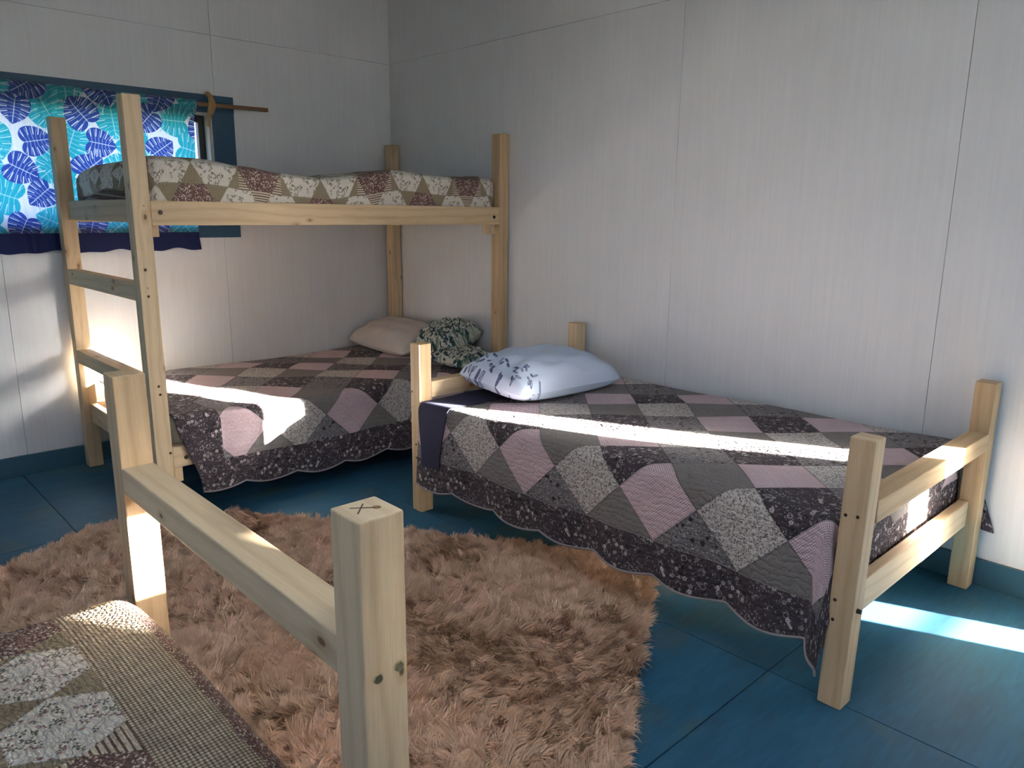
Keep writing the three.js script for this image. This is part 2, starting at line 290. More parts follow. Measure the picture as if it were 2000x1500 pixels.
// north window: blue boards round it, dark sash, glass
const win1 = structure('window_1');
part('trim_board', bar(WIN.x0 - 0.13, 1.84, ZB, -1.05, 1.932, ZB + 0.012, 'x', 0.002), trimMat, win1, 'blue board over the window');
part('trim_board', bar(-1.175, 1.233, ZB, -1.051, 1.8395, ZB + 0.012, 'y', 0.002), trimMat, win1);
part('trim_board', bar(WIN.x0 - 0.12, 1.233, ZB, WIN.x0 - 0.002, 1.8395, ZB + 0.012, 'y', 0.002), trimMat, win1);
part('trim_board', bar(WIN.x0 - 0.13, 1.166, ZB, -1.056, 1.2325, ZB + 0.014, 'x', 0.002), trimMat, win1);
part('jamb', mergeGeometries([bar(WIN.x1 - 0.012, WIN.y0, ZB - 0.13, WIN.x1, WIN.y1, ZB, 'y', 0), bar(WIN.x0, WIN.y0, ZB - 0.13, WIN.x0 + 0.012, WIN.y1, ZB, 'y', 0), bar(WIN.x0 + 0.012, WIN.y0, ZB - 0.13, WIN.x1 - 0.012, WIN.y0 + 0.012, ZB, 'x', 0), bar(WIN.x0 + 0.012, WIN.y1 - 0.012, ZB - 0.13, WIN.x1 - 0.012, WIN.y1, ZB, 'x', 0)]), mat({ color: 0xb9b2a4 }), win1);
const sashMat = mat({ color: 0x17130f, roughness: 0.45 });
const sx0 = WIN.x0 + 0.012, sx1 = WIN.x1 - 0.012, sy0 = WIN.y0 + 0.012, sy1 = WIN.y1 - 0.012, mid = -1.965;
part('sash', mergeGeometries([bar(sx0, sy0, -0.13, sx0 + 0.04, sy1, -0.095, 'y', 0), bar(sx1 - 0.036, sy0, -0.13, sx1, sy1, -0.095, 'y', 0), bar(sx0 + 0.04, sy0, -0.13, sx1 - 0.036, sy0 + 0.04, -0.095, 'x', 0), bar(sx0 + 0.04, sy1 - 0.036, -0.13, sx1 - 0.036, sy1, -0.095, 'x', 0), bar(mid - 0.02, sy0 + 0.04, -0.13, mid + 0.02, sy1 - 0.036, -0.095, 'y', 0)]), sashMat, win1);
const glass = new THREE.MeshPhysicalMaterial({ transmission: 1, thickness: 0, roughness: 0, ior: 1.5, color: 0xffffff });
part('pane', bar(sx0 + 0.04, sy0 + 0.04, -0.114, mid - 0.02, sy1 - 0.036, -0.111, 'x', 0), glass, win1);
part('pane', bar(mid + 0.02, sy0 + 0.04, -0.114, sx1 - 0.036, sy1 - 0.036, -0.111, 'x', 0), glass, win1);

// doorway east: blue frame; and the south window frame (both out of the picture, their light comes in)
const door = structure('door_1');
part('door_frame', mergeGeometries([bar(XR - 0.012, 0, JAMB0 - 0.06, XR, DOORH + 0.06, JAMB0, 'y', 0.002), bar(XR - 0.012, 0, JAMB1, XR, DOORH + 0.06, JAMB1 + 0.06, 'y', 0.002), bar(XR - 0.012, DOORH, JAMB0, XR, DOORH + 0.06, JAMB1, 'z', 0.002)]), trimMat, door);
const win2 = structure('window_2');
part('trim_board', mergeGeometries([bar(SW.x0 - 0.08, SW.y0 - 0.08, ZS - 0.012, SW.x1 + 0.08, SW.y0, ZS, 'x', 0.002), bar(SW.x0 - 0.08, SW.y1, ZS - 0.012, SW.x1 + 0.08, SW.y1 + 0.08, ZS, 'x', 0.002), bar(SW.x0 - 0.08, SW.y0, ZS - 0.012, SW.x0, SW.y1, ZS, 'y', 0.002), bar(SW.x1, SW.y0, ZS - 0.012, SW.x1 + 0.08, SW.y1, ZS, 'y', 0.002)]), trimMat, win2);
part('pane', bar(SW.x0, SW.y0, ZS + 0.08, SW.x1, SW.y1, ZS + 0.083, 'x', 0), glass, win2);

const win3 = structure('window_3');
part('trim_board', mergeGeometries([bar(XL, WW.y0 - 0.08, WW.z0 - 0.08, XL + 0.012, WW.y0, WW.z1 + 0.08, 'z', 0.002), bar(XL, WW.y1, WW.z0 - 0.08, XL + 0.012, WW.y1 + 0.08, WW.z1 + 0.08, 'z', 0.002), bar(XL, WW.y0, WW.z0 - 0.08, XL + 0.012, WW.y1, WW.z0, 'y', 0.002), bar(XL, WW.y0, WW.z1, XL + 0.012, WW.y1, WW.z1 + 0.08, 'y', 0.002)]), trimMat, win3);
part('pane', bar(XL - 0.06, WW.y0, WW.z0, XL - 0.057, WW.y1, WW.z1, 'z', 0), glass, win3);

const sheer = new THREE.MeshPhysicalMaterial({ color: 0xdfe4ea, roughness: 1, transmission: 0.45, thickness: 0, side: THREE.DoubleSide });
{
  const g = grid(90, 8, (i, j) => { const z = mix(4.75, 5.66, i), y = mix(2.08, 0.03, j); return [-0.045 + 0.02 * Math.sin(z * 62) * (0.5 + 0.5 * j), y, z, z, y]; });
  solo('door_curtain', g, mat({ color: 0x8794a4, roughness: 1, side: THREE.DoubleSide }), 'plain pale blue curtain drawn half across the doorway', 'curtain');
  const b = bar(SW.x0 - 0.03, 1.492, ZS - 0.03, SW.x1 + 0.03, 2.1, ZS - 0.027, 'x', 0);
  solo('roller_blind', b, sheer, 'white roller blind pulled nearly down over the narrow south window', 'blind');
}
// outdoors: lawn, the porch roof that cuts the sun off above the doorway, a porch rail
{
  const porch = thing('porch_roof', 'low timber porch roof outside the doorway', 'roof');
  part('roof_board', bar(XR + P + TH, 2.26, 2.4, 1.02, 2.3, 9.5, 'z', 0), WOODS[2], porch);
  part('porch_post', bar(0.93, -0.25, 9.3, 1.02, 2.26, 9.39, 'y', 0), WOODS[2], porch); part('porch_post', bar(0.93, -0.25, 2.5, 1.02, 2.26, 2.59, 'y', 0), WOODS[2], porch);
  solo('porch_rail', bar(0.14, 0.499, 5.832, 0.93, 0.513, 5.848, 'x', 0.003), WOODS[2], 'thin timber rail across the porch outside the doorway', 'railing');

  const lawn = new THREE.Mesh(new THREE.CircleGeometry(60, 48).rotateX(-Math.PI / 2).translate(0, -0.25, 0), mat({ color: 0x44483a, roughness: 1 }));
  lawn.name = 'lawn'; lawn.userData = { kind: 'structure' }; scene.add(shade(lawn));
}

// ---------------------------------------------------------------- pine beds
const boltMat = mat({ color: 0x3a332b, roughness: 0.45, metalness: 0.7 });
const screwMat = mat({ color: 0xa89a78, roughness: 0.35, metalness: 0.9 });
const holeMat = mat({ color: 0x4a2f1c, roughness: 0.9 });
function disc(name, parent, [x, y, z], dir, r, m, h = 0.003) {  // a round head standing proud of a face
  const g = new THREE.CylinderGeometry(r * 0.85, r, h, 14);
  if (dir === 'z') g.rotateX(Math.PI / 2); if (dir === '-x') g.rotateZ(Math.PI / 2);
  g.translate(x + (dir === '-x' ? -h / 2 : 0), y, z + (dir === 'z' ? h / 2 : 0));
  return part(name, g, m, parent);
}
const lumber = (name, parent, b, axis, label) => part(name, bar(...b, axis, 0.0035, woodTurn * 0.377 + 0.13), wood(), parent, label);

const bunk = thing('bunk_bed', 'tall pale pine bunk bed with a ladder end, standing in the corner under the window', 'bunk bed');
const B = { x0: -1.9948, x1: 0.0052, z0: 0.0011, z1: 1.1131, s: 0.0683, top: 1.7413 };
for (const [x, z] of [[B.x0, B.z1 - B.s], [B.x0, B.z0], [B.x1 - B.s, B.z1 - B.s], [B.x1 - B.s, B.z0]]) lumber('post', bunk, [x, 0, z, x + B.s, B.top, z + B.s], 'y');
const bi0 = B.x0 + B.s, bi1 = B.x1 - B.s, bz0 = B.z0 + B.s, bz1 = B.z1 - B.s;
lumber('side_rail', bunk, [bi0, 1.2525, B.z1 - 0.045, bi1, 1.3484, B.z1], 'x', 'upper front rail');
lumber('side_rail', bunk, [bi0, 1.2525, B.z0, bi1, 1.3484, B.z0 + 0.045], 'x');
lumber('side_rail', bunk, [bi0, 0.243, B.z1 - 0.045, bi1, 0.336, B.z1], 'x');
lumber('side_rail', bunk, [bi0, 0.243, B.z0, bi1, 0.336, B.z0 + 0.045], 'x');
lumber('end_rail', bunk, [B.x0 + 0.035, 1.262, bz0, bi0 - 0.0005, 1.354, bz1], 'z');
lumber('end_rail', bunk, [bi1 + 0.0005, 1.262, bz0, bi1 + 0.033, 1.354, bz1], 'z');
lumber('end_rail', bunk, [B.x0 + 0.035, 0.237, bz0, bi0 - 0.0005, 0.336, bz1], 'z');
lumber('end_rail', bunk, [bi1 + 0.0005, 0.237, bz0, bi1 + 0.033, 0.336, bz1], 'z');
lumber('rung', bunk, [B.x0 + 0.0005, 0.952, bz0, B.x0 + 0.054, 1.0247, bz1], 'z');
lumber('rung', bunk, [B.x0 + 0.0005, 0.5536, bz0, B.x0 + 0.066, 0.6204, bz1], 'z');
for (const [x, y, z] of [[bi0, 1.206, 1.046], [bi1 - 0.07, 1.2, 1.046], [bi0, 0.18, 1.076]]) lumber('cleat', bunk, [x, y, z, x + (x < -1 ? 0.036 : 0.07), y < 1 ? 0.2428 : 1.2523, z + 0.036], 'y');
part('bed_base', bar(bi0, 1.286, B.z0 + 0.046, bi1, 1.302, B.z1 - 0.046, 'x', 0), WOODS[1], bunk);
part('bed_base', bar(bi0, 0.27, B.z0 + 0.046, bi1, 0.286, B.z1 - 0.046, 'x', 0), WOODS[1], bunk);
for (const p of [[-1.891, 1.303], [-0.104, 1.294], [-1.873, 0.282]]) disc('bolt', bunk, [...p, B.z1], 'z', 0.0095, boltMat);
disc('screw', bunk, [-1.951, 1.328, B.z1], 'z', 0.004, screwMat, 0.0015); disc('screw', bunk, [-1.964, 1.007, B.z1], 'z', 0.004, screwMat, 0.0015);
for (const p of [[-1.968, 1.08], [-1.965, 0.974], [-1.958, 0.604], [-1.955, 0.569], [-1.936, 0.313]]) disc('knot', bunk, [...p, B.z1], 'z', 0.0055, holeMat, 0.0006);

const bed2 = thing('single_bed', 'low pine single bed along the plain wall, between the bunk and the door side', 'bed');
const C = { x0: -1.0881, x1: -0.0088, z0: 1.66, z1: 3.6283, s: 0.0656, top: 0.7617 };
const ci0 = C.x0 + C.s, ci1 = C.x1 - C.s, cz0 = C.z0 + C.s, cz1 = C.z1 - C.s;
lumber('post', bed2, [C.x0, 0, C.z0, ci0, C.top, cz0], 'y'); lumber('post', bed2, [ci1, 0, C.z0, C.x1, C.top, cz0], 'y');
const lean = lumber('post', bed2, [C.x0, 0, cz1, ci0, C.top, C.z1], 'y'); lumber('post', bed2, [ci1, 0, cz1, C.x1, C.top, C.z1], 'y');
{ const p = lean.geometry.attributes.position; for (let i = 0; i < p.count; i++) { const t = 1 - p.getY(i) / C.top; p.setX(i, p.getX(i) - 0.011 * t); p.setZ(i, p.getZ(i) - 0.009 * t); } lean.geometry.computeVertexNormals(); }
lumber('head_rail', bed2, [ci0, 0.5213, C.z0 + 0.002, ci1, 0.5926, cz0], 'x');
lumber('head_rail', bed2, [ci0, 0.235, C.z0, ci1, 0.325, C.z0 + 0.033], 'x');
lumber('foot_rail', bed2, [ci0, 0.5226, cz1, ci1, 0.5858, C.z1 - 0.0005], 'x');
lumber('foot_rail', bed2, [ci0, 0.236, cz1, ci1, 0.330, cz1 + 0.033], 'x');
lumber('side_rail', bed2, [C.x0 + 0.005, 0.222, cz0, C.x0 + 0.045, 0.316, cz1], 'z'); lumber('side_rail', bed2, [ci1 + 0.02, 0.222, cz0, C.x1, 0.316, cz1], 'z');
lumber('cleat', bed2, [C.x0 + 0.008, 0.15, cz0, C.x0 + 0.044, 0.2216, cz0 + 0.036], 'y'); lumber('cleat', bed2, [C.x0 + 0.008, 0.15, cz1 - 0.036, C.x0 + 0.044, 0.2216, cz1 - 0.012], 'y');
part('bed_base', bar(C.x0 + 0.05, 0.28, cz0, ci1 + 0.018, 0.296, cz1, 'z', 0), WOODS[1], bed2);
for (const p of [[0.548, 1.672], [0.312, 1.694], [0.251, 1.696]]) disc('screw', bed2, [C.x0, ...p], '-x', 0.0048, boltMat, 0.0015);
for (const [y, z] of [[0.551, 3.574], [0.554, 3.605], [0.31, 3.572], [0.253, 3.572]]) disc('screw', bed2, [C.x0 - 0.011 * (1 - y / C.top), y, z], '-x', 0.0048, boltMat, 0.0015);
disc('bolt', bed2, [-1.07, 0.289, C.z1 - 0.0058], 'z', 0.007, boltMat, 0.012);

const bed3 = thing('single_bed', 'pine single bed nearest the viewer, its tall footboard rising from the rug', 'bed');
bed3.position.set(-2.5364, 0, 2.5917); bed3.rotation.y = -0.5524 * rad;
const S3 = 0.0685, W3 = 0.975, L3 = 1.98;
lumber('post', bed3, [0, 0, -S3, S3, 0.9615, 0], 'y');
const near = lumber('post', bed3, [0, 0, W3 - S3, S3, 0.9371, W3], 'y');
lumber('post', bed3, [-L3, 0, -S3, S3 - L3, 0.95, 0], 'y'); lumber('post', bed3, [-L3, 0, W3 - S3, S3 - L3, 0.95, W3], 'y');
lumber('foot_rail', bed3, [0.0006, 0.6974, 0, S3 - 0.0006, 0.7574, W3 - S3], 'z');
lumber('foot_rail', bed3, [S3 - 0.034, 0.2, 0, S3 - 0.001, 0.292, W3 - S3], 'z');
lumber('head_rail', bed3, [-L3, 0.6974, 0, S3 - L3, 0.7574, W3 - S3], 'z');
lumber('side_rail', bed3, [S3 - L3, 0.2, -0.045, 0, 0.292, 0], 'x'); lumber('side_rail', bed3, [S3 - L3, 0.2, W3 - S3, 0, 0.292, W3 - S3 + 0.045], 'x');
disc('screw', bed3, [0.011 + 0.01, 0.716, W3], 'z', 0.0075, screwMat, 0.003); disc('screw', bed3, [0.054, 0.72, W3], 'z', 0.0075, screwMat, 0.003);
const pencil = mat({ color: 0x4d3f2e, roughness: 0.9 });
{ const line = ([x0, z0], [x1, z1]) => { const l = Math.hypot(x1 - x0, z1 - z0), g = new THREE.BoxGeometry(l, 0.0006, 0.0016); return g.rotateY(-Math.atan2(z1 - z0, x1 - x0)).translate((x0 + x1) / 2, 0.9374, (z0 + z1) / 2); };
  part('pencil_cross', mergeGeometries([line([0.018, 0.926], [0.05, 0.949]), line([0.016, 0.949], [0.039, 0.924])]), pencil, bed3, 'drawn cross on the post end');
  part('knot', new THREE.TorusGeometry(0.0045, 0.0012, 6, 18).rotateX(Math.PI / 2).scale(1, 0.3, 1).translate(0.046, 0.9373, 0.945), mat({ color: 0xa06f3c }), bed3); }

// mattresses
const ticking = mat({ color: 0xc9c4ba, roughness: 0.95 });
const softBox = (x0, y0, z0, x1, y1, z1, r) => new RoundedBoxGeometry(x1 - x0, y1 - y0, z1 - z0, 4, r).translate((x0 + x1) / 2, (y0 + y1) / 2, (z0 + z1) / 2);
solo('mattress', softBox(-1.9, 0.287, 0.06, -0.068, 0.444, 1.062, 0.05), ticking, 'cream mattress under the patchwork quilt of the lower bunk', 'mattress');
solo('mattress', softBox(-1.03, 0.297, 1.735, -0.03, 0.488, 3.515, 0.05), ticking, 'cream mattress under the patchwork quilt by the plain wall', 'mattress');

// ---------------------------------------------------------------- grey patchwork quilts
function shell(g, nu, nv, t) {                                 // gives a cloth grid a thickness t behind its face
  const p = g.attributes.position, n = g.attributes.normal, uv = g.attributes.uv, N = p.count, pos = [], uvs = [], idx = [...g.index.array];
  for (let k = 0; k < 2; k++) for (let i = 0; i < N; i++) { pos.push(p.getX(i) - n.getX(i) * t * k, p.getY(i) - n.getY(i) * t * k, p.getZ(i) - n.getZ(i) * t * k); uvs.push(uv.getX(i), uv.getY(i)); }
  for (let i = 0; i < g.index.count; i += 3) idx.push(N + g.index.getX(i), N + g.index.getX(i + 2), N + g.index.getX(i + 1));
  const rim = []; for (let i = 0; i < nu; i++) rim.push(i); for (let j = 0; j < nv; j++) rim.push(j * (nu + 1) + nu); for (let i = nu; i > 0; i--) rim.push(nv * (nu + 1) + i); for (let j = nv; j > 0; j--) rim.push(j * (nu + 1));
  for (let i = 0; i < rim.length; i++) { const a = rim[i], b = rim[(i + 1) % rim.length]; idx.push(a, N + a, b, b, N + a, N + b); }
  const o = new THREE.BufferGeometry(); o.setAttribute('position', new THREE.Float32BufferAttribute(pos, 3)); o.setAttribute('uv', new THREE.Float32BufferAttribute(uvs, 2)); o.setIndex(idx);
  const nn = new Float32Array(N * 6); for (let i = 0; i < N; i++) for (let c = 0; c < 3; c++) { nn[i * 3 + c] = n.array[i * 3 + c]; nn[(N + i) * 3 + c] = -n.array[i * 3 + c]; }
  o.setAttribute('normal', new THREE.BufferAttribute(nn, 3));
  return o;
}
// Cloth over a bed edge. a: along from the head, s: across, 0 on the rounded edge, + down; o: description of the bed.
function drape(o, a, s) {
  const rc = o.rc ?? 0.055, L = rc * Math.PI / 2, e = a - o.foot, D = Math.max(0, s + L / 2), E = Math.max(0, e + L / 2), r = Math.hypot(D, E), ph = Math.atan2(E, D);
  const corner = smooth(0, 0.5, Math.min(ph, Math.PI / 2 - ph)) , fall = Math.max(0, r - L);
  const fold = o.fold * fall * (Math.sin(a * 11.3 + 0.6) + 0.6 * Math.sin(a * 23 + 2)) * Math.cos(ph) + (o.flare + 0.10 * corner) * fall + (o.lift ?? 0);
  const h = (r < L ? rc * Math.sin(r / rc) : rc) + fold, v = r < L ? rc * (1 - Math.cos(r / rc)) : rc + fall;
  const out = o.edge - rc + Math.min(0, s + L / 2) + h * Math.cos(ph), along = o.foot - rc + rc + Math.min(0, e + L / 2) - rc + h * Math.sin(ph) + 0;
  const y = o.top(along, out) - v + (o.lift ?? 0) * (1 - Math.min(1, r / L));
  return o.place(out, y, along);
}
const uvA = (a, s) => [a / QA_W, (s - QA_S0) / QA_H];
const bind = mat({ color: 0x8f888a, roughness: 0.95 });
function greyQuilt(o, tex, hemAt, aEnd, name, label, nu, nv) {
  const m = mat({ map: tex, roughness: 0.95, bumpMap: repeat(stitchTex, QA_W / 0.16, QA_H / 0.16), bumpScale: 0.006 });
  const t = thing(name, label, 'quilt', 'grey patchwork quilts');
  const at = (i, j) => { const s0 = mix(o.back, hemAt(0.6), j), a = mix(o.a0, aEnd(s0), i), s = mix(o.back, hemAt(a), j); return [a, s]; };
  const g = grid(nu, nv, (i, j) => { const [a, s] = at(i, j); return [...drape(o, a, s), ...uvA(a, s)]; });
  if (o.flip) { const ix = g.index.array; for (let i = 0; i < ix.length; i += 3) { const q = ix[i]; ix[i] = ix[i + 1]; ix[i + 1] = q; } g.computeVertexNormals(); }
  part('quilt_top', shell(g, nu, nv, 0.007), m, t);
  const pts = []; for (let i = 0; i <= nu; i++) { const [a, s] = at(i / nu, 1); pts.push(drape(o, a, s)); }
  part('binding', tube(pts, 0.0042, nu * 2, 6), bind, t, 'grey bound scalloped edge');
  return { t, m };
}
const Q2 = { rc: 0.034, foot: 1.80, edge: 1.103, flare: 0.03, fold: 0.035, a0: 0.0, back: -1.045, flip: true,
  top: (a, out) => 0.513 + 0.022 * clamp(a / 1.7, 0, 1) + 0.004 * Math.sin(a * 7 + out * 5) + 0.003 * Math.sin(out * 17 + a * 3),
  place: (out, y, along) => [-out + 0.001, y, 1.745 + along] };
const scallop = (base, a, ph) => base + 0.026 * Math.abs(Math.sin((Math.PI * (a - ph)) / 0.255));
const q2 = greyQuilt(Q2, greyQuiltTex((1.745 - 2.407) / CELL, 1.93, 0.232, -1), (a) => scallop(0.345, a, 0.24), () => 2.045, 'patchwork_quilt', 'grey, pink and floral patchwork quilt on the low bed by the plain wall', 190, 130);
{ // the far corner of the quilt pokes out between post and wall
  const g = grid(6, 8, (i, j) => { const y = mix(0.42, 0.222, j), w = mix(0.03, 0.105, j), z = 3.565 + w * i; return [0.0005 + 0.003 * Math.sin(z * 60), y - 0.012 * i * j, z, 0.86 + 0.04 * i, 0.93 + 0.06 * j]; });
  part('corner_flap', shell(g, 6, 8, 0.004), q2.m, q2.t);
}
const Q1 = { rc: 0.045, foot: 1.99, edge: 1.135, flare: 0.02, fold: 0.03, a0: 0.0, back: -1.05,
  top: (a, out) => 0.458 + 0.006 * Math.sin(a * 5 + out * 4) + 0.004 * Math.sin(out * 15 + a * 2),
  place: (out, y, along) => [-0.012 - along, y, out] };
greyQuilt(Q1, greyQuiltTex(-1.058 / CELL, 1.72, 0.205, -1), (a) => scallop(0.315, a, 0.1) + 0.02 * Math.sin(a * 1.7), (s) => 1.906 - 0.085 * smooth(0.02, 0.33, s), 'patchwork_quilt', 'grey, pink and floral patchwork quilt hanging over the lower bunk', 180, 130);

// navy cloth folded over the head of the low bed
{
  const o = { ...Q2, lift: 0.008, flare: 0.035, fold: 0.01 };
  const g = grid(16, 60, (i, j) => { const s = mix(-0.62, 0.262, j), a0 = mix(0.004, 0.035, smooth(0, 0.26, s)), a1 = mix(0.2, 0.155, smooth(-0.05, 0.26, s)), a = mix(a0, a1, i); return [...drape(o, a, s), a * 4, s * 4]; });
  const ix = g.index.array; for (let i = 0; i < ix.length; i += 3) { const q = ix[i]; ix[i] = ix[i + 1]; ix[i + 1] = q; } g.computeVertexNormals();
  solo('navy_sheet', shell(g, 16, 60, 0.003), mat({ color: 0x1f2340, roughness: 0.9, bumpMap: linenTex, bumpScale: 0.0008 }), 'navy blue sheet folded over the head end of the low bed', 'sheet');
}

// ---------------------------------------------------------------- hexagon quilts tucked round a mattress
// stations along x, a superellipse section in (z, y); uv in metres: u = x, w unrolled so that w = z on the top
function tucked({ x0, x1, z0, z1, y0, top, r, nx = 90, nt = 96, p = 7 }) {
  const pos = [], uv = [], idx = [], cz = (z0 + z1) / 2, xs = [];
  const capN = 7; for (let i = 0; i <= capN; i++) xs.push([x0 + r * (1 - Math.cos((i / capN) * Math.PI / 2)), Math.sin((i / capN) * Math.PI / 2)]);
  for (let i = 1; i < nx; i++) xs.push([mix(x0 + r, x1 - r, i / nx), 1]);
  for (let i = capN; i >= 0; i--) xs.push([x1 - r * (1 - Math.cos((i / capN) * Math.PI / 2)), Math.sin((i / capN) * Math.PI / 2)]);
  xs.forEach(([x, f], k) => {
    const cut = r * (1 - f) * 0.9, hz = (z1 - z0) / 2 - cut;
    let w = 0, last = null; const ring = [];
    for (let t = 0; t <= nt; t++) {
      const th = -Math.PI / 2 - 0.35 + ((Math.PI * 2) * t) / nt, c = Math.cos(th), s = Math.sin(th), zz = cz + hz * Math.sign(c) * Math.abs(c) ** (2 / p);
      const yt = top(x, zz), cy = (y0 + yt) / 2, yy = cy + ((yt - y0) / 2 - cut) * Math.sign(s) * Math.abs(s) ** (2 / p);
      if (last) w += Math.hypot(zz - last[0], yy - last[1]); last = [zz, yy]; ring.push([zz, yy, w, th]);
    }
    let ref = ring.reduce((a, b) => (Math.abs(b[3] - Math.PI / 2) < Math.abs(a[3] - Math.PI / 2) ? b : a));
    const run = f < 1 ? (k < nx / 2 ? -1 : 1) * r * (1 - f) * 1.2 : 0;
    for (const [z, y, ww] of ring) { pos.push(x, y, z); uv.push(x + run, ref[0] - (ww - ref[2])); }
  });
  const n1 = nt + 1;
  for (let k = 0; k < xs.length - 1; k++) for (let t = 0; t < nt; t++) { const a = k * n1 + t, b = a + 1, c = a + n1, d = c + 1; idx.push(a, c, b, b, c, d); }
  for (const k of [0, xs.length - 1]) { const base = k * n1, m = pos.length / 3; let sy = 0, sz = 0; for (let t = 0; t < nt; t++) { sy += pos[(base + t) * 3 + 1]; sz += pos[(base + t) * 3 + 2]; } pos.push(xs[k][0], sy / nt, sz / nt); uv.push(xs[k][0], sz / nt); for (let t = 0; t < nt; t++) k ? idx.push(base + t, m, base + t + 1) : idx.push(base + t, base + t + 1, m); }
  const g = new THREE.BufferGeometry(); g.setAttribute('position', new THREE.Float32BufferAttribute(pos, 3)); g.setAttribute('uv', new THREE.Float32BufferAttribute(uv, 2)); g.setIndex(idx); g.computeVertexNormals();
  return g;
}
const metre = (g, u0, w0, du, dw) => { const uv = g.attributes.uv; for (let i = 0; i < uv.count; i++) uv.setXY(i, (uv.getX(i) - u0) / du, (uv.getY(i) - w0) / dw); return g; };
{
  const crest = [[-1.914, 1.522], [-1.689, 1.523], [-1.5, 1.505], [-1.327, 1.487], [-1.124, 1.477], [-0.95, 1.497], [-0.752, 1.524], [-0.43, 1.502], [-0.25, 1.503], [-0.08, 1.513]];
  const lift = (x) => { if (x <= crest[0][0]) return crest[0][1]; for (let i = 1; i < crest.length; i++) if (x <= crest[i][0]) { const t = (x - crest[i - 1][0]) / (crest[i][0] - crest[i - 1][0]); return mix(crest[i - 1][1], crest[i][1], t * t * (3 - 2 * t)); } return crest[crest.length - 1][1]; };
  const g = metre(tucked({ x0: -1.925, x1: -0.066, z0: 0.072, z1: 1.098, y0: 1.3025, r: 0.06, p: 9, top: (x, z) => lift(x) + 0.006 * Math.sin(z * 9 + x * 4) - 0.02 * smooth(0.6, 0.1, z) }), -2, -0.2, 2, 1.5);
  const t = hexQuiltTex(1600, 1200, 2, 1.5, (u, v, o) => hexPatch(u - 2 + 1.8475, -(v - 0.2 - 1.095), 0.0975, o));
  solo('hexagon_quilt', g, mat({ map: t, roughness: 0.95, bumpMap: repeat(weaveTex, 2 / 0.2, 1.5 / 0.2), bumpScale: 0.003 }), 'beige and cream hexagon patchwork quilt on the upper bunk', 'quilt', 'hexagon quilts');
}
{
  const g = metre(tucked({ x0: -4.42, x1: -2.547, z0: 2.597, z1: 3.49, y0: 0.25, r: 0.06, p: 6, nt: 120, top: (x, z) => 0.503 + 0.005 * Math.sin(z * 8 + x * 6) }), -4.5, 2.0, 2.1, 2.1);
  const t = hexQuiltTex(2048, 2048, 2.1, 2.1, (u, v, o) => { const x = u - 4.5, z = v + 2; const edge = -2.585 + 0.004 * Math.sin(z * 40); if (x > edge) { HEX.b(x, z, o); return 1; } if (x > -2.712 + 0.0) { HEX.k(x, z, o); return 1; } return hexPatch(z - 2.87, x + 2.79, 0.0975, o); });
  const q = solo('hexagon_quilt', g, mat({ map: t, roughness: 0.95, bumpMap: repeat(weaveTex, 2.1 / 0.2, 2.1 / 0.2), bumpScale: 0.015 }), 'beige and cream hexagon quilt with checked border on the nearest bed', 'quilt', 'hexagon quilts');
}

// ---------------------------------------------------------------- pillows
function pillow(w, d, t, opt = {}) {                           // lies in xz, w along x, d along z, t thick
  const n = 44, face = (sgn) => grid(n, n, (i, j) => {
    const u = i * 2 - 1, v = j * 2 - 1, ru = 1 - Math.abs(u) ** 2.6, rv = 1 - Math.abs(v) ** 2.6, dome = Math.pow(Math.max(0, ru * rv), 0.42);
    const ear = Math.abs(u * v) ** 6, pin = 1 - 0.075 * (1 - Math.abs(u) ** 2) * Math.abs(v) ** 4 * 0 - 0.035 * (Math.abs(v) ** 3) * (1 - u * u) - 0.03 * (Math.abs(u) ** 3) * (1 - v * v) - 0.045 * ear;
    const cr = (opt.crease ?? 0.006) * (Math.sin(u * 9 + v * 5 + (opt.ph ?? 0)) * Math.sin(v * 7 - u * 3) + 0.8 * Math.abs(Math.sin(u * 4.2 - v * 6.1 + (opt.ph ?? 0)))) * (0.25 + Math.max(Math.abs(u), Math.abs(v))) * dome;
    return [u * w / 2 * pin, sgn * (t * (sgn > 0 ? 0.64 : 0.36) * dome + 0.002) + (sgn > 0 ? cr : 0), v * d / 2 * pin, i, j];
  });
  const a = face(1), b = face(-1);
  for (const g of [a]) { const ix = g.index.array; for (let i = 0; i < ix.length; i += 3) { const q = ix[i]; ix[i] = ix[i + 1]; ix[i + 1] = q; } g.computeVertexNormals(); }
  const rim = []; for (let i = 0; i <= n; i++) rim.push([i, 0]); for (let j = 1; j <= n; j++) rim.push([n, j]); for (let i = n - 1; i >= 0; i--) rim.push([i, n]); for (let j = n - 1; j > 0; j--) rim.push([0, j]);
  const N = (n + 1) * (n + 1), g = mergeGeometries([a, b]), ix = [...g.index.array];
  rim.forEach(([i, j], k) => { const [i2, j2] = rim[(k + 1) % rim.length], p = j * (n + 1) + i, q = j2 * (n + 1) + i2; ix.push(p, q, N + p, q, N + q, N + p); });
  g.setIndex(ix); g.computeVertexNormals();
  return g;
}
seed = 4242;
function canvasTex(w, h, draw) { const c = document.createElement('canvas'); c.width = w; c.height = h; draw(c.getContext('2d'), w, h); const t = new THREE.CanvasTexture(c); t.colorSpace = THREE.SRGBColorSpace; t.wrapS = t.wrapT = THREE.RepeatWrapping; return t; }
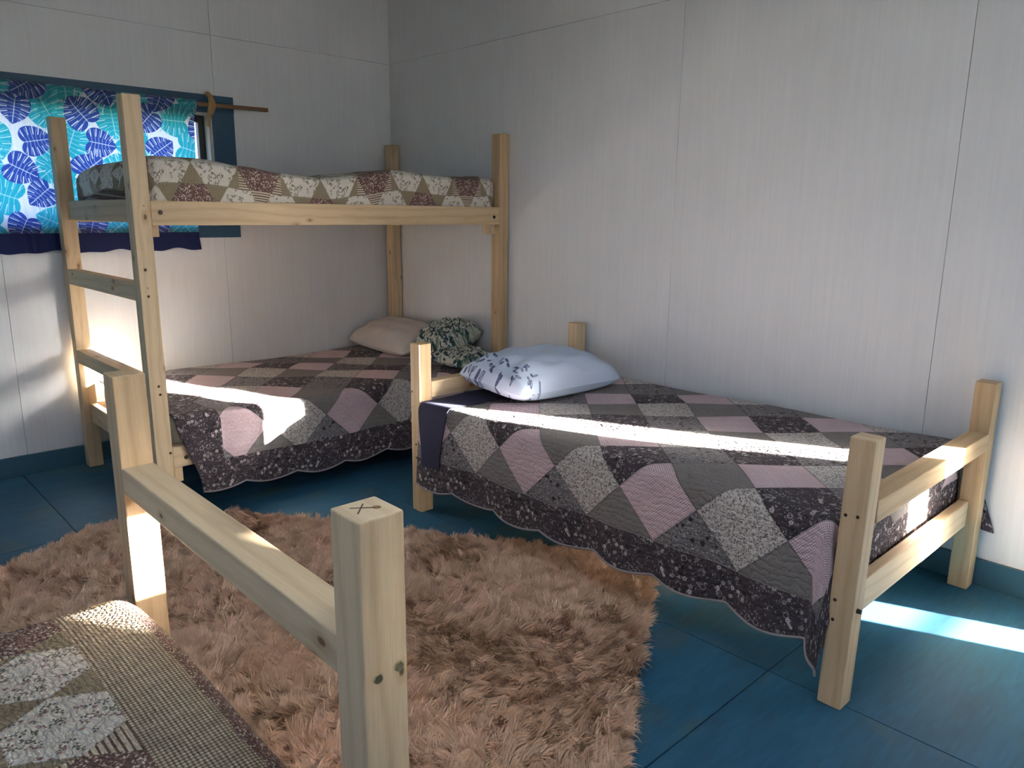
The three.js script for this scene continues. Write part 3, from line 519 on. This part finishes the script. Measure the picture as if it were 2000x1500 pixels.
const leafCase = canvasTex(1024, 640, (k, w, h) => {
  k.fillStyle = '#bccadf'; k.fillRect(0, 0, w, h);
  for (let i = 0; i < 46; i++) { const x = R(8, 170), y = R(0, h), a = R(0, 6.3), l = R(12, 22); k.save(); k.translate(x, y); k.rotate(a); k.strokeStyle = '#3b4468'; k.lineWidth = 2.6; k.fillStyle = i % 2 ? '#5b6488' : 'rgba(90,100,140,0.25)'; k.beginPath(); k.ellipse(0, 0, l, l * 0.45, 0, 0, 7); k.fill(); k.stroke(); k.beginPath(); k.moveTo(-l - 8, 0); k.lineTo(l, 0); k.stroke(); k.restore(); }
});
const floralCase = canvasTex(640, 640, (k, w, h) => {
  k.fillStyle = '#b9b8ae'; k.fillRect(0, 0, w, h);
  for (let i = 0; i < 760; i++) { const x = R(0, w), y = R(0, h), l = R(11, 28); k.save(); k.translate(x, y); k.rotate(R(0, 6.3)); k.fillStyle = ['#1f3a3c', '#2f5552', '#24304a', '#4f7468', '#7f927f'][Math.floor(rnd() * 5)]; k.beginPath(); k.ellipse(0, 0, l, l * R(0.25, 0.5), 0, 0, 7); k.fill(); k.restore(); }
  for (let i = 0; i < 110; i++) { k.save(); k.translate(R(0, w), R(0, h)); flower(k, R(8, 16), '#b7b9b0', '#39575a'); k.restore(); }
});
const caseMat = (p) => mat({ roughness: 0.9, bumpMap: repeat(linenTex, 6, 6), bumpScale: 0.0006, ...p });
const p1 = solo('pillow', pillow(0.7, 0.41, 0.185, { crease: 0.011, ph: 1.2 }), caseMat({ map: leafCase }), 'pale blue pillow with leaf print at one end, on the low bed', 'pillow', 'pillows');
p1.position.set(-0.545, 0.585, 1.935); p1.rotation.set(0.10, 0.03, -0.03, 'YXZ');
const p2 = solo('pillow', pillow(0.36, 0.62, 0.15, { crease: 0.008 }), caseMat({ color: 0xbfb8b2 }), 'plain cream pillow at the head of the lower bunk', 'pillow', 'pillows');
p2.position.set(-0.215, 0.535, 0.31); p2.rotation.set(0.03, 0, 0.26, 'YXZ');
const p3 = solo('pillow', pillow(0.3, 0.36, 0.17, { crease: 0.022, ph: 2.4 }), caseMat({ map: floralCase }), 'plump green floral pillow leaning beside the cream pillow', 'pillow', 'pillows');
p3.position.set(-0.165, 0.56, 0.765); p3.rotation.set(-0.10, 0.1, 0.34, 'YXZ');
const p4 = solo('pillow', pillow(0.3, 0.3, 0.08, { crease: 0.014, ph: 0.4 }), caseMat({ map: repeat(floralCase, 0.8, 0.8) }), 'flat green floral cushion at the corner of the lower bunk', 'cushion', 'pillows');
p4.position.set(-0.235, 0.497, 0.985); p4.rotation.set(0.10, 0.3, 0.06, 'YXZ');

// ---------------------------------------------------------------- window curtain on a stick
const CW = 1.4, CH = 0.72;
const leafPrint = canvasTex(1400, 720, (k, w, h) => {
  k.fillStyle = '#e9eef0'; k.fillRect(0, 0, w, h);
  const monstera = (x, y, r, a, col, vein) => {
    k.save(); k.translate(x, y); k.rotate(a);
    k.fillStyle = col; k.beginPath(); k.moveTo(0, -r * 0.55);
    k.bezierCurveTo(r * 0.35, -r * 1.05, r * 1.05, -r * 0.75, r * 0.92, -r * 0.05); k.bezierCurveTo(r * 0.85, r * 0.55, r * 0.4, r * 0.85, 0, r * 1.08);
    k.bezierCurveTo(-r * 0.4, r * 0.85, -r * 0.85, r * 0.55, -r * 0.92, -r * 0.05); k.bezierCurveTo(-r * 1.05, -r * 0.75, -r * 0.35, -r * 1.05, 0, -r * 0.55); k.fill();
    k.strokeStyle = vein; k.lineWidth = r * 0.045; k.beginPath(); k.moveTo(0, -r * 0.55); k.lineTo(0, r * 1.0); k.stroke();
    k.strokeStyle = vein; k.lineCap = 'round';
    for (const s of [-1, 1]) for (let i = 0; i < 6; i++) { const y0 = -r * 0.42 + i * r * 0.2, x1 = s * r * (0.86 - 0.1 * Math.abs(i - 1.6)), y1 = y0 - r * (0.30 - i * 0.16); k.lineWidth = r * 0.022; k.beginPath(); k.moveTo(0, y0); k.quadraticCurveTo(x1 * 0.5, y0 - r * 0.05, x1, y1); k.stroke(); k.lineWidth = r * 0.062; k.beginPath(); k.moveTo(x1 * 0.5, mix(y0, y1, 0.5) + r * 0.06); k.quadraticCurveTo(x1 * 0.75, mix(y0, y1, 0.72) + r * 0.09, x1 * 1.08, y1 + r * 0.12); k.stroke(); }
    k.restore();
  };
  const spots = [];
  for (let row = -1; row < 7; row++) for (let col = -1; col < 12; col++) spots.push([col * 150 + (row % 2 ? 75 : 0) + R(-16, 16), row * 132 + R(-14, 14), row, col]);
  for (const [x, y, row, col] of spots) if ((row + col) % 2) monstera(x, y, R(88, 102), R(0, 6.3), '#2cb0c0', '#a9dfe2');
  for (const [x, y, row, col] of spots) if (!((row + col) % 2)) monstera(x, y, R(72, 85), R(0, 6.3), '#3350a4', '#dfe6ee');
});
leafPrint.wrapS = leafPrint.wrapT = THREE.ClampToEdgeWrapping;
{
  const t = thing('leaf_curtain', 'white curtain printed with teal and navy monstera leaves, over the window', 'curtain');
  const x0 = -2.66, x1 = -1.272;
  const path = (y) => (y < 1.8 ? -0.0085 : mix(-0.0085, 0.036, smooth(1.8, 1.862, y)));
  const zf = (x, y) => { const f = smooth(-1.9, -2.2, x); return path(y) + (0.0035 + 0.0015 * f) * Math.sin(x * mix(31, 47, f) + 0.6 * Math.sin(y * 5)) + (y < 1.25 ? 0 : 0); };
  const m = new THREE.MeshPhysicalMaterial({ map: leafPrint, roughness: 1, transmission: 0.68, thickness: 0, side: THREE.DoubleSide });
  const g = grid(220, 46, (i, j) => {
    const x = mix(x0, x1 - 0.03 * j, i); let y, z;
    if (j < 0.14) { const th = Math.PI * (1 - j / 0.14); y = 1.874 + 0.019 * Math.sin(th); z = 0.0205 - 0.0165 * Math.cos(Math.PI - th) * -1; z = 0.0205 + 0.0165 * Math.cos(th); } else { y = mix(1.874, 1.195, (j - 0.14) / 0.86); z = zf(x, y); }
    return [x, y, z, (x - x0) / CW, (y - 1.18) / CH];
  });
  part('printed_cloth', g, m, t);
  const nav = new THREE.MeshPhysicalMaterial({ color: 0x1a2557, roughness: 1, transmission: 0.12, thickness: 0, side: THREE.DoubleSide });
  const g2 = grid(220, 8, (i, j) => { const x = mix(x0, x1 - 0.032 + 0.012 * j, i), y = mix(1.197, 1.104 + 0.006 * Math.sin(x * 21) + 0.004 * Math.sin(x * 43), j); return [x, y, zf(x, 1.2) + 0.0008 + 0.003 * j * Math.sin(x * 40), x, y]; });
  part('hem_band', g2, nav, t, 'navy hem band');
}
solo('curtain_stick', tube([[-2.9, 1.868, 0.018], [-2.2, 1.871, 0.02], [-1.6, 1.874, 0.02], [-1.25, 1.8735, 0.0205], [-1.0, 1.877, 0.02], [-0.868, 1.879, 0.02]], 0.0112, 60, 10), rodMat, 'thin brown wooden stick carrying the leaf curtain', 'curtain rod');
{
  const g = mergeGeometries([tube([[-1.2, 1.935, -0.006], [-1.199, 1.912, 0.03], [-1.204, 1.872, 0.042], [-1.212, 1.82, 0.03], [-1.221, 1.765, 0.002]], 0.0135, 30, 10), tube([[-1.192, 1.905, 0.03], [-1.186, 1.885, 0.036], [-1.19, 1.85, 0.036], [-1.205, 1.82, 0.028]], 0.009, 16, 8)]);
  const p = g.attributes.position; for (let i = 0; i < p.count; i++) { const y = p.getY(i), k = mix(0.55, 1.05, smooth(1.76, 1.86, y)); p.setX(i, -1.206 + (p.getX(i) + 1.206) * k); }
  g.computeVertexNormals();
  solo('curtain_peg', g, mat({ map: WOODS[0].map, color: 0xe0c8a8, roughness: 0.7 }), 'pale forked wooden peg holding the curtain stick', 'peg');
}

// ---------------------------------------------------------------- shaggy rug
{
  const rug = thing('shaggy_rug', 'shaggy light brown fur rug lying askew on the blue floor', 'rug');
  const poly = [[-2.22, 0.95], [-1.70, 1.195], [-0.727, 2.742], [-2.067, 3.58], [-3.3, 1.61]];
  const sh = new THREE.Shape(poly.map(([x, z]) => new THREE.Vector2(x, -z)));
  part('backing', new THREE.ExtrudeGeometry(sh, { depth: 0.009, bevelEnabled: false }).rotateX(-Math.PI / 2).translate(0, 0.0008, 0), mat({ color: 0xc8ae90, roughness: 1 }), rug);
  seed = 5150;
  const tufts = [0, 1, 2].map(() => {
    const pos = [], idx = [];
    for (let b = 0; b < 11; b++) {
      const a = R(0, 6.283), rr = 0.009 * Math.sqrt(rnd()), bx = Math.cos(a) * rr, bz = Math.sin(a) * rr, lean = R(0.1, 0.75), la = R(-0.6, 0.6), len = R(0.024, 0.044), w = R(0.0011, 0.0021), wa = la + Math.PI / 2 + R(-0.5, 0.5), base = pos.length / 3;
      for (let s = 0; s <= 3; s++) { const t = s / 3, f = lean * t * t * len, ww = w * (1 - 0.8 * t * t), x = bx + Math.cos(la) * f, z = bz + Math.sin(la) * f, y = len * t * (1 - 0.28 * lean * t); pos.push(x - Math.cos(wa) * ww, y, z - Math.sin(wa) * ww, x + Math.cos(wa) * ww, y, z + Math.sin(wa) * ww); }
      for (let s = 0; s < 3; s++) { const q = base + s * 2; idx.push(q, q + 1, q + 3, q, q + 3, q + 2); }
    }
    const g = new THREE.BufferGeometry(); g.setAttribute('position', new THREE.Float32BufferAttribute(pos, 3)); g.setIndex(idx); g.computeVertexNormals(); return g;
  });
  const inside = (x, z) => { let c = false; for (let i = 0, j = poly.length - 1; i < poly.length; j = i++) { const [xi, zi] = poly[i], [xj, zj] = poly[j]; if ((zi > z) !== (zj > z) && x < ((xj - xi) * (z - zi)) / (zj - zi) + xi) c = !c; } return c; };
  const posts = [[B.x0, B.z1 - B.s, B.s], [-2.5364, 2.5917 - S3, S3], [-2.545, 3.498, S3]];
  const spots = [[], [], []], step = 0.0088;
  for (let x = -3.3; x < -0.7; x += step) for (let z = 0.9; z < 3.6; z += step) {
    const X = x + R(-0.5, 0.5) * step, Z = z + R(-0.5, 0.5) * step, k = Math.floor(rnd() * 3);
    if (!inside(X, Z) || posts.some(([px, pz, s]) => X > px - 0.012 && X < px + s + 0.012 && Z > pz - 0.012 && Z < pz + s + 0.012)) continue;
    if (X < -2.6 && Z > 2.1) continue;                         // under the nearest bed
    spots[k].push([X, Z]);
  }
  const M = new THREE.Matrix4(), q = new THREE.Quaternion(), e = new THREE.Euler(), c = new THREE.Color(), fur = mat({ color: 0xffffff, roughness: 0.75, side: THREE.DoubleSide });
  tufts.forEach((g, k) => {
    const im = new THREE.InstancedMesh(g, fur, spots[k].length); im.name = 'pile'; im.userData = { kind: 'stuff' };
    spots[k].forEach(([x, z], i) => {
      let best = 9, cu = 0, cv = 0; const gx = Math.floor(x / 0.024), gz = Math.floor(z / 0.024);   // the lock of hair this tuft belongs to
      for (let p = -1; p <= 1; p++) for (let r = -1; r <= 1; r++) { const qx = (gx + p + hash(gx + p, gz + r + 900)) * 0.024, qz = (gz + r + hash(gx + p + 900, gz + r)) * 0.024, dd = Math.hypot(qx - x, qz - z); if (dd < best) { best = dd; cu = gx + p; cv = gz + r; } }
      const h1 = hash(cu + 77, cv + 13), h2 = hash(cu + 5, cv + 301), h3 = hash(cu + 400, cv + 41);
      const dir = (fbm(x * 2.3 + 9, z * 2.3, 2) - 0.5) * 9 + (h1 - 0.5) * 3.4 + R(-0.35, 0.35), tip = 0.18 + 0.5 * fbm(x * 6, z * 6 + 4, 2) + 0.55 * h2 + R(-0.12, 0.12);
      e.set(0, -dir, -tip * 1.05, 'YXZ'); q.setFromEuler(e);
      const s = R(0.85, 1.15); M.compose(new THREE.Vector3(x, 0.007, z), q, new THREE.Vector3(s, s * (0.72 + 0.42 * h3) * R(0.92, 1.08), s)); im.setMatrixAt(i, M);
      const t = clamp(0.5 * fbm(x * 11 + 2, z * 11, 3) + 0.42 * h2 + R(-0.16, 0.16), 0, 1), red = fbm(x * 5 + 50, z * 5, 2);
      c.setRGB(mix(0.36, 0.99, t), mix(0.215, 0.73, t) * (1.04 - 0.12 * red), mix(0.13, 0.535, t) * (1.04 - 0.1 * red)); im.setColorAt(i, c);
    });
    im.castShadow = im.receiveShadow = true; rug.add(im);
  });
}

renderer.render(scene, camera);
